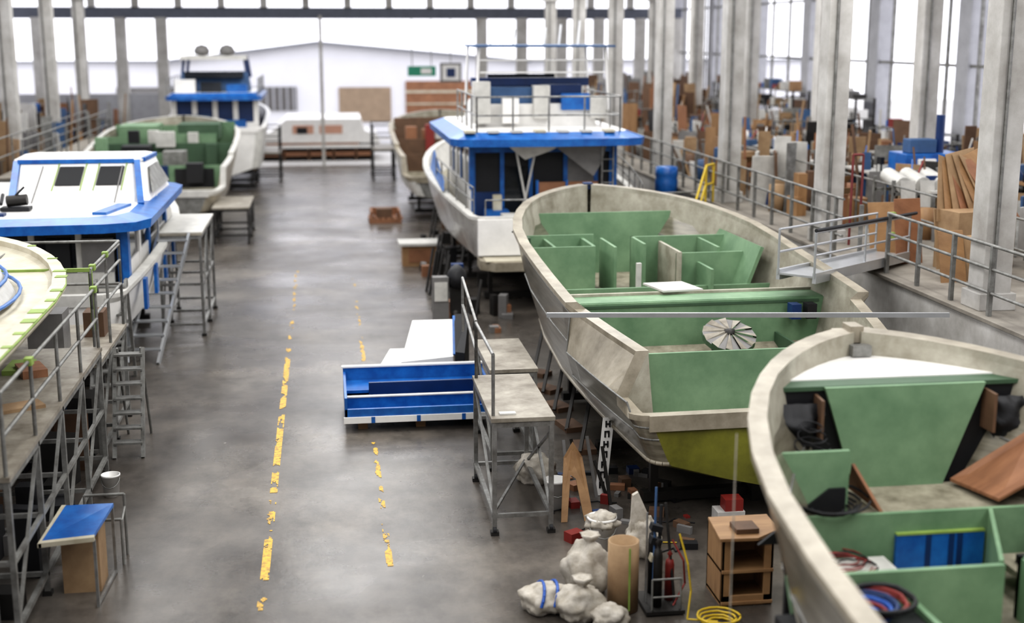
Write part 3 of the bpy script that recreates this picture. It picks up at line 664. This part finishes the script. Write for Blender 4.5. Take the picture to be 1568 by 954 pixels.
g=G('blue_masked_locker'); g.M=Matrix.Translation((.08,-.45,0))
x0,x1,y0,y1,z0,z1=.1,2.42,19.9,21.6,.16,.62
g.box(x0,x1,y0,y1,z0,z0+.04,BLUE)
g.box(x0,x1,y0,y0+.05,z0,z0+.22,BLUE); g.box(x0,x1,y1-.05,y1,z0,z1,BLUE); g.box(x0,x0+.04,y0,y1,z0,z0+.4,BLUE); g.box(x1-.04,x1,y0,y1,z0,z0+.4,BLUE)
g.box(x0,x1,20.35,20.4,z0,z0+.28,BLUE); g.box(x0+.4,x1-.1,20.85,20.9,z0,z0+.38,BLUED); g.box(x0+.04,x1-.04,20.9,21.55,z0+.2,z0+.25,BLUE)
g.box(x0-.02,x1+.02,y0-.03,y0+.0,z0+.0,z0+.1,WHITE); g.box(x0,x1,20.33,20.42,z0+.28,z0+.3,WHITED); g.box(x0-.02,x1,y1-.07,y1+.02,z1,z1+.03,WHITE)
for x in (.5,1.2,1.9): g.box(x,x+.06,y0-.035,y0-.03,z0,z0+.1,BLUE)
for x in (.3,1.2,2.1):
    for y in (20.1,21.3): g.box(x,x+.15,y,y+.15,0,z0,PLY)
g.done(bevel=.006)
g=G('white_moulded_locker'); g.M=Matrix.Translation((.12,-.35,0))
g.prism([(1.05,22.0),(1.95,22.0),(2.0,22.7),(1.3,22.7)],[0,0,0,0],[.55,.62,1.12,1.12],WHITE)
g.prism([(.65,22.1),(1.1,22.1),(1.3,22.7),(.9,22.7)],0,[.4,.4,.62,.62],WHITE)
g.prism([(1.97,21.9),(2.12,21.8),(2.3,22.75),(2.04,22.75)],0,[.72,.72,1.2,1.2],BLACK)
g.beam((1.96,21.95,.66),(2.03,22.72,1.17),.05,.04,BLUE)
g.done(bevel=.01)

g=G('blue_topped_stand')
g.slab([(-3.08,13.55,.74),(-2.55,13.55,.78),(-2.48,14.45,.8),(-3.0,14.45,.8)],(0,0,1),.04,BLUE)
g.slab([(-3.11,13.5,.72),(-2.54,13.5,.76),(-2.54,13.55,.77),(-3.1,13.55,.73)],(0,0,1),.05,CREAM)
g.slab([(-3.12,13.5,.72),(-3.08,13.5,.72),(-3.0,14.48,.79),(-3.05,14.48,.79)],(0,0,1),.045,CREAM)
g.box(-2.98,-2.58,13.95,14.4,0,.76,CARD)
for p_,q_ in (((-2.55,13.55,0),(-2.55,13.55,.76)),((-2.5,14.45,0),(-2.5,14.45,.8)),((-2.55,13.55,.03),(-2.5,14.45,.03))): g.beam(p_,q_,.03,.03,STEEL)
g.done()
g=G('wire_frame_cart'); g.path([(-2.9,15.0,0),(-2.9,15.0,.75),(-2.45,15.0,.75),(-2.45,15.0,.0)],.018,STEELP); g.path([(-2.9,14.7,0),(-2.9,14.7,.55),(-2.45,14.7,.55),(-2.45,14.7,.0)],.018,STEELP); g.tube((-2.9,15,.6),(-2.9,14.7,.5),.015,STEELP); g.tube((-2.45,15,.6),(-2.45,14.7,.5),.015,STEELP); g.done()

def bucket(x,y,r=.17,h=.4,m=WHITE,bag=False):
    g=G('plastic_bucket')
    g.lathe((x,y,0),[(0,0.002),(r*.82,0.002),(r*.98,h*.93),(r*1.06,h*.93),(r*1.06,h),(r*.95,h),(r*.8,.05),(0,.05)],m)
    g.path([(x+r*math.cos(t),y-r*1.02*math.sin(t)-.02,h*.85-r*.9*math.sin(t)) for t in [math.pi*i/8 for i in range(9)]],.007,STEEL)
    if bag: g.blob((x,y,h*.6),r*1.15,r*1.1,.12,CLOTH,seed=4,amp=.25,fold=.2)
    g.done()
bucket(3.13,14.4,bag=True); bucket(2.83,15.85,r=.15,h=.38); bucket(-2.95,17.1,r=.12,h=.3); bucket(2.95,19.6,r=.14,h=.3)
def sack(x,y,rx,ry,rz,seed,knot=True,band=None,name='white_sack'):
    g=G(name); g.blob((x,y,0),rx,ry,rz,CLOTH,seed=seed,amp=.16,n=28,fold=.12)
    if knot:
        n=12; vs=[];fs=[]
        pr=[(rx*.5,-.12),(.07,.0),(.035,.04),(.06,.08),(.1,.14),(.05,.13),(0,.08)]
        for k,(r,z) in enumerate(pr):
            for i in range(n):
                t=2*math.pi*i/n; q=r*(1+.25*(i%2)); vs.append((x+.03+q*math.cos(t),y+q*math.sin(t),rz*1.6+z))
        for k in range(len(pr)-1):
            for i in range(n): fs.append((k*n+i,k*n+(i+1)%n,(k+1)*n+(i+1)%n,(k+1)*n+i))
        g.add(vs,fs,CLOTH,True)
    if band:
        for dx in (-.08,.06): g.path([(x+dx+.06*math.sin(t),y+ry*1.06*math.cos(t),rz*.78+rz*1.0*math.sin(t)) for t in [math.pi*i/10 for i in range(11)]],.018,BLUEL)
    g.done()
sack(2.18,12.8,.28,.22,.17,1,False,True); sack(2.72,13.25,.26,.24,.32,2); sack(2.5,12.55,.25,.23,.2,3); sack(2.78,12.35,.2,.18,.13,7,False)
sack(2.72,16.9,.28,.24,.22,9,False)
g=G('plastic_bag_bundle'); g.blob((3.55,14.1,0),.2,.15,.26,CLOTH,seed=12,amp=.25,fold=.25)
g.slab([(3.38,14.0,.2),(3.72,14.05,.15),(3.6,14.1,.55),(3.5,14.12,.78),(3.43,14.1,.75)],(0,1,0),.06,CLOTH); g.done()
g=G('cardboard_tube'); g.lathe((3.0,12.7,0),[(0,.01),(.165,.01),(.165,.78),(.15,.78),(.15,.3),(0,.3)],CARD,24); g.box(3.02,3.04,12.53,12.54,.05,.75,LIME); g.done()
g=G('gas_cylinder_trolley')
for x,y,h,m_ in ((3.35,12.6,.7,STEELD),(3.52,12.75,.5,RED),(3.38,12.95,.75,BLACK)):
    g.lathe((x,y,.06),[(0,0),(.05,0),(.05,h*.8),(.04,h*.9),(.015,h*.93),(.015,h),(.03,h+.02),(0,h+.06)],m_,14)
g.rail([(3.27,12.5,0),(3.58,12.5,0)],.4,STEELP,r=.012); g.tube((3.3,12.6,0),(3.38,12.85,1.3),.014,MUTB); g.tube((3.34,12.6,0),(3.44,12.85,1.1),.02,BLACK); g.tube((3.55,12.6,0),(3.5,12.9,1.1),.016,STEELD); g.tube((3.25,12.7,0),(3.3,12.9,1.0),.012,STEEL)
for z in (.5,.7,.85): g.box(3.3,3.42,12.7,12.8,z,z+.07,random.choice([STEELP,BLACK,CREAM]),rot=(0,.3,0))
g.box(3.2,3.62,12.45,13.0,.02,.06,STEELD)
g.path([(3.55,12.5,.9),(3.62,12.4,.6),(3.66,12.4,.3),(3.6,12.3,.03),(3.9,12.2,.03)],.011,YELP)
g.path([(3.5,12.6,.8),(3.6,12.5,.6),(3.65,12.6,.3),(3.5,12.5,.1)],.011,RED); g.done()
g=G('yellow_hose_coil')
for i in range(4): coil(g,(3.92,12.2,.02*i),.13+.03*i,.013,YELP,1,tilt=.0,seed=i+3)
g.done()
g=G('wooden_crate')
x0,x1,y0,y1,h=4.05,4.62,12.6,13.15,.78
for a,b in ((x0,x0+.03),(x1-.03,x1)): g.box(a,b,y0,y1,0,h,PLY)
g.box(x0,x1,y1-.03,y1,0,h,PLY); 
for z in (0.02,.38): g.box(x0,x1,y0-.02,y1,z,z+.035,PLY)
g.slab([(x0-.06,y0-.1,h),(x0+.35,y0-.12,h),(x1+.08,y0+.1,h),(x1+.1,y1,h),(x0,y1,h)],(0,0,1),.035,PLY)
g.box(x0,x0+.1,y0,y0+.03,0,h,PLY); g.box(x1-.1,x1,y0,y0+.03,0,h,PLY); g.box(x0,x1,y0,y0+.03,.0,.12,PLY); g.box(4.2,4.45,12.6,12.85,h+.035,h+.09,BROWN); g.done(bevel=.004)
g=G('concrete_blocks'); g.box(4.65,5.0,14.7,14.95,0,.25,CONC); g.box(4.75,4.98,14.72,14.93,.25,.4,RED); g.done()
g=G('plywood_offcut'); g.slab([(2.8,15.3,0),(2.88,15.3,0),(2.95,15.5,.55),(3.02,15.5,.5),(3.1,15.3,0),(3.22,15.3,0),(3.12,15.6,.75),(3.0,15.62,.95),(2.88,15.6,.75)],(0,-1,.2),.02,PLY); g.done()
g=G('clutter_under_boat')
rnd=random.Random(4)
for i in range(50):
    x=rnd.uniform(2.95,4.4);y=rnd.uniform(13.9,17.0);w=rnd.uniform(.05,.2)
    if abs(x-3.13)<.35 and y<14.8: continue
    g.box(x,x+w,y,y+rnd.uniform(.05,.2),0,rnd.uniform(.02,.13),rnd.choice([BLACK,STEELD,RED,PLYD,MUTG,BLUED,CONC,BROWN,STEELD,MUTG,BLACK]),rot=(0,0,rnd.uniform(0,3)))
for i in range(6):
    x=rnd.uniform(3.0,3.6);y=rnd.uniform(15.2,16.6); g.beam((x,y,.02),(x+rnd.uniform(-.3,.3),y+.3,rnd.uniform(.4,.8)),.04,.02,rnd.choice([BROWN,STEELD,MUTG]))
for i in range(8):
    pts=[]; x=rnd.uniform(2.7,3.6);y=rnd.uniform(13.2,15.6)
    for k in range(9): pts.append((x,y,.012)); x+=rnd.uniform(-.05,.2);y+=rnd.uniform(-.12,.12)
    g.path(pts,.009,rnd.choice([BLACK,RED,BLACK,YELP,STEELD]),n=5)
g.box(2.6,2.75,13.9,14.0,0,.03,WHITED); g.box(2.75,2.95,14.6,14.75,0,.12,RED,rot=(0,0,.5))
for i in range(5):
    y=17.9+1.1*i; g.box(3.5,3.8,y,y+.5,0,.08,BROWN,rot=(0,0,.2*i)); g.beam((3.55,y,.05),(3.9,y+.8,.9),.05,.05,STEELD)
g.done()
g=G('number_board'); g.slab([(3.42,16.2,0),(3.57,16.2,0),(3.72,16.45,1.0),(3.57,16.45,1.0)],(0,-1,.25),.02,WHITE)
for i,zz in enumerate((.1,.23,.36,.49,.62,.75,.88)):
    x=3.42+zz*.15+.04; y=16.18+zz*.25-.005
    g.box(x,x+.02,y-.01,y,zz,zz+.09,BLACK); g.box(x+.05,x+.07,y-.01,y,zz,zz+.09,BLACK)
    if i%2: g.box(x,x+.07,y-.012,y,zz+.07,zz+.09,BLACK)
    else: g.box(x,x+.07,y-.012,y,zz+.035,zz+.055,BLACK)
g.done()
g=G('wooden_box_stand'); g.box(1.95,2.85,34.2,34.9,0,.55,PLY); g.box(1.85,2.95,34.1,35,.55,.62,WHITED); g.box(2.1,2.7,34.18,34.2,.1,.45,PLYD); g.done()
g=G('timber_pallet')
for y in (42.4,42.9,43.4): g.box(1.35,2.4,y,y+.1,0,.12,PLYD)
for i in range(6): g.box(1.35+.19*i,1.5+.19*i,42.4,43.5,.12,.16,PLYD)
g.box(1.4,1.46,42.4,43.5,.16,.4,PLYD); g.box(2.3,2.36,42.4,43.5,.16,.4,PLYD); g.box(1.4,2.3,43.4,43.5,.16,.4,PLYD); g.box(1.6,2.1,42.6,43.0,.16,.45,BROWN); g.done()
g=G('outboard_motor_on_stand')
g.box(2.2,2.85,26.6,27.2,0,.08,STEELD)
for x in (2.25,2.8): g.beam((x,26.9,.05),(x,26.9,.9),.05,.05,STEELD)
g.box(2.2,2.85,26.85,26.95,.85,.95,PLY); g.box(2.12,2.45,26.5,26.75,.1,1.1,MUTG); g.box(2.15,2.42,26.48,26.5,.6,1.0,WHITED)
g.box(2.5,2.75,26.55,26.85,.3,.95,STEELD); g.blob((2.63,26.65,.85),.2,.28,.28,BLACK,seed=2,amp=.05); g.lathe((2.6,26.6,.1),[(0,.1),(.1,.08),(.1,.25),(.04,.3)],STEELD,10); g.box(2.55,2.8,26.9,27.1,.9,1.3,BLUED); g.done()
g=G('parts_pile_under_yacht')
for i in range(40):
    x=rnd.uniform(2.25,3.7);y=rnd.uniform(25.0,41);w=rnd.uniform(.1,.3)
    if (33.4<y<35.2 or 26.0<y<27.4) and x<3: continue
    g.box(x,x+w,y,y+rnd.uniform(.15,.4),0,rnd.uniform(.08,.5),rnd.choice([BLACK,STEELD,PLYD,MUTG,BROWN,STEELD,MUTG]),rot=(0,0,rnd.uniform(-.5,.5)))
for i in range(14):
    x=rnd.uniform(2.2,3.2);y=rnd.uniform(25,40); g.beam((x,y,0),(x+.2,y+.3,1.0),.05,.05,STEELD)
g.done()
g=G('aluminium_gangway')
p=Vector((7.05,18.8,2.4)); q=Vector((9.75,21.4,2.25)); d=(q-p).normalized(); a=Vector((-d.y,d.x,0)).normalized()*.3
g.beam(p-a,q-a,.06,.16,ALU); g.beam(p+a,q+a,.06,.16,ALU)
g.slab([p-a,p+a,q+a,q-a],(0,0,1),.03,ALU)
for sgn in (-1,1): g.rail([p+a*sgn,p+a*sgn+(q-p)*.5,q+a*sgn],.7,ALU,r=.02)
g.tube(p-a+Vector((0,0,.73)),q-a+Vector((.1,0,.75)),.03,BLACK)
for z in (.7,.35): g.box(q.x-.1,q.x,q.y-.1,q.y,q.z+z-.05,q.z+z+.05,LIME)
g.done()
g=G('yellow_stair_rail'); g.rail([(8.1,28.5,.9),(8.8,29.6,Z),(9.1,30,Z)],.9,YELP,r=.03); g.rail([(7.5,29.5,0),(9.0,29.8,0)],2.4,STEELP)
ladder(g,(7.9,28.4,0),(9.0,30.0,2.0),.7,8,STEELP,dirx=(1,-1,0)); g.done()

# ---------------------------------------------------------------- clutter on platforms
PAL=[WHITE,WHITED,MUTB,BROWN,CARD,BLACK,RED,STEELP,BLUED,PLY,WHITE,MUTG,BROWN,PLYD,STEELD,WHITED,BLUE]
BIG=[WHITED,BROWN,CARD,CARD,PLY,MUTG,PLYD,STEELD,STEELP,BROWN,MUTB]
def bench(x,y,z,w,l,seed,h=.85):
    rnd=random.Random(seed); g=G('workbench')
    for a in (x+.05,x+w-.05):
        for b in (y+.05,y+l-.05): g.box(a-.03,a+.03,b-.03,b+.03,z,z+h,STEELP)
    g.box(x,x+w,y,y+l,z+h,z+h+.05,rnd.choice([WHITED,PLY,STEELP])); g.box(x+.05,x+w-.05,y+.05,y+l-.05,z+.25,z+.28,STEELP)
    for i in range(int(18*l/1.5)):
        a=rnd.uniform(x,x+w-.25);b=rnd.uniform(y,y+l-.25); k=rnd.random(); zz=z+h+.05 if rnd.random()<.7 else z+.28
        mm=rnd.choice(PAL)
        if k<.55: g.box(a,a+rnd.uniform(.06,.28),b,b+rnd.uniform(.06,.28),zz,zz+rnd.uniform(.06,.35),mm,rot=(0,0,rnd.uniform(-.4,.4)))
        elif k<.75: g.lathe((a+.1,b+.1,zz),[(0,0),(.06,0),(.06,.18),(.025,.22),(.025,.27),(0,.27)],mm,10)
        else: g.beam((a,b,zz),(a+rnd.uniform(-.1,.3),b+.2,zz+rnd.uniform(.2,.7)),.03,.03,mm)
    g.done()
def boxes(x,y,z,seed,n=6,hi=1.3,name='cardboard_boxes'):
    rnd=random.Random(seed); g=G(name)
    for i in range(n):
        a=x+rnd.uniform(0,.9);b=y+rnd.uniform(0,1.2);w=rnd.uniform(.2,.6);l=rnd.uniform(.05,.5);h=rnd.uniform(.3,hi)
        g.box(a,a+w,b,b+l,z,z+h,rnd.choice([CARD,CARD,PLY,BROWN,WHITED,PLYD]),rot=(0,rnd.uniform(-.05,.05),rnd.uniform(-.4,.4)))
        if rnd.random()<.5: 
            g.slab([(a,b,z+h),(a+w,b,z+h),(a+w+.1,b-.2,z+h+.15),(a-.05,b-.2,z+h+.15)],(0,0,1),.01,CARD)
    g.done()
def pile(name,x0,x1,y0,y1,z,n,seed,hmax):
    rnd=random.Random(seed); g=G(name)
    for i in range(n):
        x=rnd.uniform(x0,x1);y=rnd.uniform(y0,y1);k=rnd.random()
        h=rnd.uniform(.3,1)**1.5*hmax; mm=rnd.choice(BIG if h>.6 else PAL)
        if k<.35: g.box(x,x+rnd.uniform(.02,.06),y,y+rnd.uniform(.2,.8),z,z+h,mm,rot=(0,rnd.uniform(-.1,.1),rnd.uniform(0,3)))
        elif k<.6: g.box(x,x+rnd.uniform(.15,.5),y,y+rnd.uniform(.15,.5),z,z+h*.6,mm,rot=(0,0,rnd.uniform(-.5,.5)))
        elif k<.8: g.beam((x,y,z),(x+rnd.uniform(-.4,.4),y+rnd.uniform(0,.4),z+h*1.1),.05,.05,mm)
        elif k<.9: g.lathe((x,y,z),[(0,0),(.18,0),(.19,.3),(.18,.6),(0,.62)],mm,12)
        else: g.rail([(x,y,z),(x+.6,y,z),(x+.6,y+.8,z)],h*.8,STEELP,r=.02)
    g.done()
sd=1
for y in [24+3.1*i for i in range(11)]:
    bench(11.4+(sd%3)*.3,y,Z,.9,2.1,sd); sd+=1
    bench(14.2,y+.8,Z,1.0,2.0,sd+50)
    if sd%2: boxes(12.7,y+.3,Z,sd,8)
    else: boxes(9.95,y+1.5,Z,sd,4,.9)
for i in range(6): pile('stored_materials',9.95,16.0,27+5.3*i,31.5+5.3*i,Z,150,200+i,1.8 if i<3 else 2.4)
pile('stored_materials',11.5,16.0,19,26,Z,140,230,1.4)
for i in range(7): pile('stored_materials',-13.5,-8.2,24+5.3*i,28.5+5.3*i,0,100,300+i,3.6)
def leaning_sheet(g,x,y,w,h,z,m,ang=.0,lean=.25):
    c=math.cos(ang);s=math.sin(ang)
    g.slab([(x,y,z),(x+w*c,y+w*s,z),(x+w*c,y+w*s+lean,z+h),(x,y+lean,z+h)],(0,-1,0),.03,m)
g=G('plywood_sheets'); leaning_sheet(g,9.75,21.2,.5,1.1,Z,PLYD,.1); leaning_sheet(g,9.75,22.3,.6,.9,Z,PLY,.0); leaning_sheet(g,10.2,20.6,.5,1.0,Z,CARD,.2); leaning_sheet(g,9.7,19.4,.45,.8,Z,PLY,.1); g.done()
g=G('cardboard_stack')
g.box(10.3,11.0,20.3,20.9,Z,Z+1.0,CARD,rot=(0,0,.2)); g.box(10.9,11.6,20.6,21.3,Z,Z+1.1,CARD,rot=(0,0,-.1)); g.box(10.2,10.7,19.2,19.8,Z,Z+.7,CARD,rot=(0,0,.3))
for i in range(8):
    a=10.2+.16*i; g.slab([(a,20.7,Z+.8),(a+.5,20.9,Z+.8),(a+.75-.12*i,21.2,Z+1.7+.15*(i%3)),(a+.1-.1*i,21.0,Z+1.9-.1*(i%2))],(0,-1,0),.015,[CARD,PLY,CARD,PLYD][i%4])
g.done()
g=G('blue_drum'); g.lathe((8.8,33.2,1.95),[(0,0),(.28,0),(.3,.1),(.3,.35),(.28,.4),(.3,.5),(.28,.7),(0,.72)],BLUE,16); g.box(8.55,8.95,32.8,33.6,0,1.95,STEELP); g.done()
g=G('blue_machine'); g.box(12.3,13.5,26.5,27.3,Z,Z+1.15,WHITED); g.box(12.25,13.6,26.45,27.35,Z+.8,Z+1.4,BLUE); g.box(12.5,12.9,26.35,26.45,Z+1.0,Z+1.3,WHITE); g.tube((13.2,26.9,Z+1.4),(13.2,26.9,Z+2.2),.1,BLUED); g.box(12.4,13.0,26.6,27.0,Z+1.4,Z+1.7,MUTB); g.done(bevel=.02)
g=G('white_rolls_on_rack')
for i in range(4): g.tube((11.2+.4*i,24.2,Z+1.0),(11.3+.4*i,25.2,Z+1.1),.16,WHITED,14)
for i in range(4): g.slab([(11.1+.4*i,24.15,Z+1.1),(11.4+.4*i,24.15,Z+1.1),(11.42+.4*i,24.1,Z+.6),(11.12+.4*i,24.1,Z+.5)],(0,-1,0),.01,WHITED)
for x in (11,12.8): g.box(x-.03,x+.03,24.2,24.26,Z,Z+1.1,STEELP); g.box(x-.03,x+.03,25.1,25.16,Z,Z+1.1,STEELP)
g.box(11,12.8,24.2,24.26,Z+.8,Z+.86,STEELP); g.box(11,12.8,25.1,25.16,Z+.8,Z+.86,STEELP); g.done()
def shelf(x,y,z,l,seed,h=2.2,name='storage_shelf'):
    rnd=random.Random(seed); g=G(name)
    for a in (x,x+.6):
        for b in (y,y+l): g.box(a-.03,a+.03,b-.03,b+.03,z,z+h,STEELD)
    for k in range(4):
        zz=z+.15+k*(h-.2)/3; g.box(x,x+.6,y,y+l,zz,zz+.04,STEELP)
        b=y+.05
        while b<y+l-.3:
            w=rnd.uniform(.12,.4)
            if rnd.random()<.85: g.box(x+.05,x+rnd.uniform(.3,.55),b,b+w,zz+.04,zz+.04+rnd.uniform(.12,.35),rnd.choice(PAL))
            b+=w+.03
    g.done()
for i in range(6): shelf(16.1,22+5.5*i,Z,4,i+60,h=1.3 if i<3 else 2.0)
for i in range(8):
    shelf(-12.2,26+4.3*i,0,3.4,i+80,h=2.9)
    if i%2: boxes(-11,28+4.3*i,0,i+90,6,2.6,'stacked_boards')

# ---------------------------------------------------------------- lights/world
def area(name,x,y,z,sx,sy,e,c=(1,.995,.99),rot=(0,0,0)):
    l=bpy.data.lights.new(name,'AREA'); l.shape='RECTANGLE'; l.size=sx; l.size_y=sy; l.energy=e; l.color=c; l.specular_factor=.35
    o=bpy.data.objects.new(name,l); o.location=(x,y,z); o.rotation_euler=rot; SC.collection.objects.link(o)
for y in (6,20,34,48):
    for x,e in ((-7,720),(1,820),(9,950)): area('ceiling_fill_light',x,y,10.4,4.5,11.0,e)  # added unseen panels that fill the hall with light, not actual lamps
w=bpy.data.worlds.new('sky'); SC.world=w; w.use_nodes=True
bg=w.node_tree.nodes['Background']; bg.inputs[0].default_value=(.93,.93,1,1); bg.inputs[1].default_value=2.1

# ---------------------------------------------------------------- camera
cam=bpy.data.cameras.new('camera'); co=bpy.data.objects.new('camera',cam); SC.collection.objects.link(co)
th=math.atan(423/2000); ps=math.atan(.1455*math.cos(th))
F=Vector((math.sin(ps)*math.cos(th),math.cos(ps)*math.cos(th),-math.sin(th))); R=Vector((math.cos(ps),-math.sin(ps),0)); U=R.cross(F)
M=Matrix((R,U,-F)).transposed().to_4x4(); M.translation=Vector((0,0,6)); co.matrix_world=M
cam.sensor_width=36; cam.lens=2000/1568*36; cam.clip_end=400
cam.dof.use_dof=True; cam.dof.focus_distance=17.5; cam.dof.aperture_fstop=.55
SC.camera=co
SC.view_settings.view_transform='Standard'
try: SC.view_settings.look='Medium High Contrast'
except Exception as ex: print('look',ex)
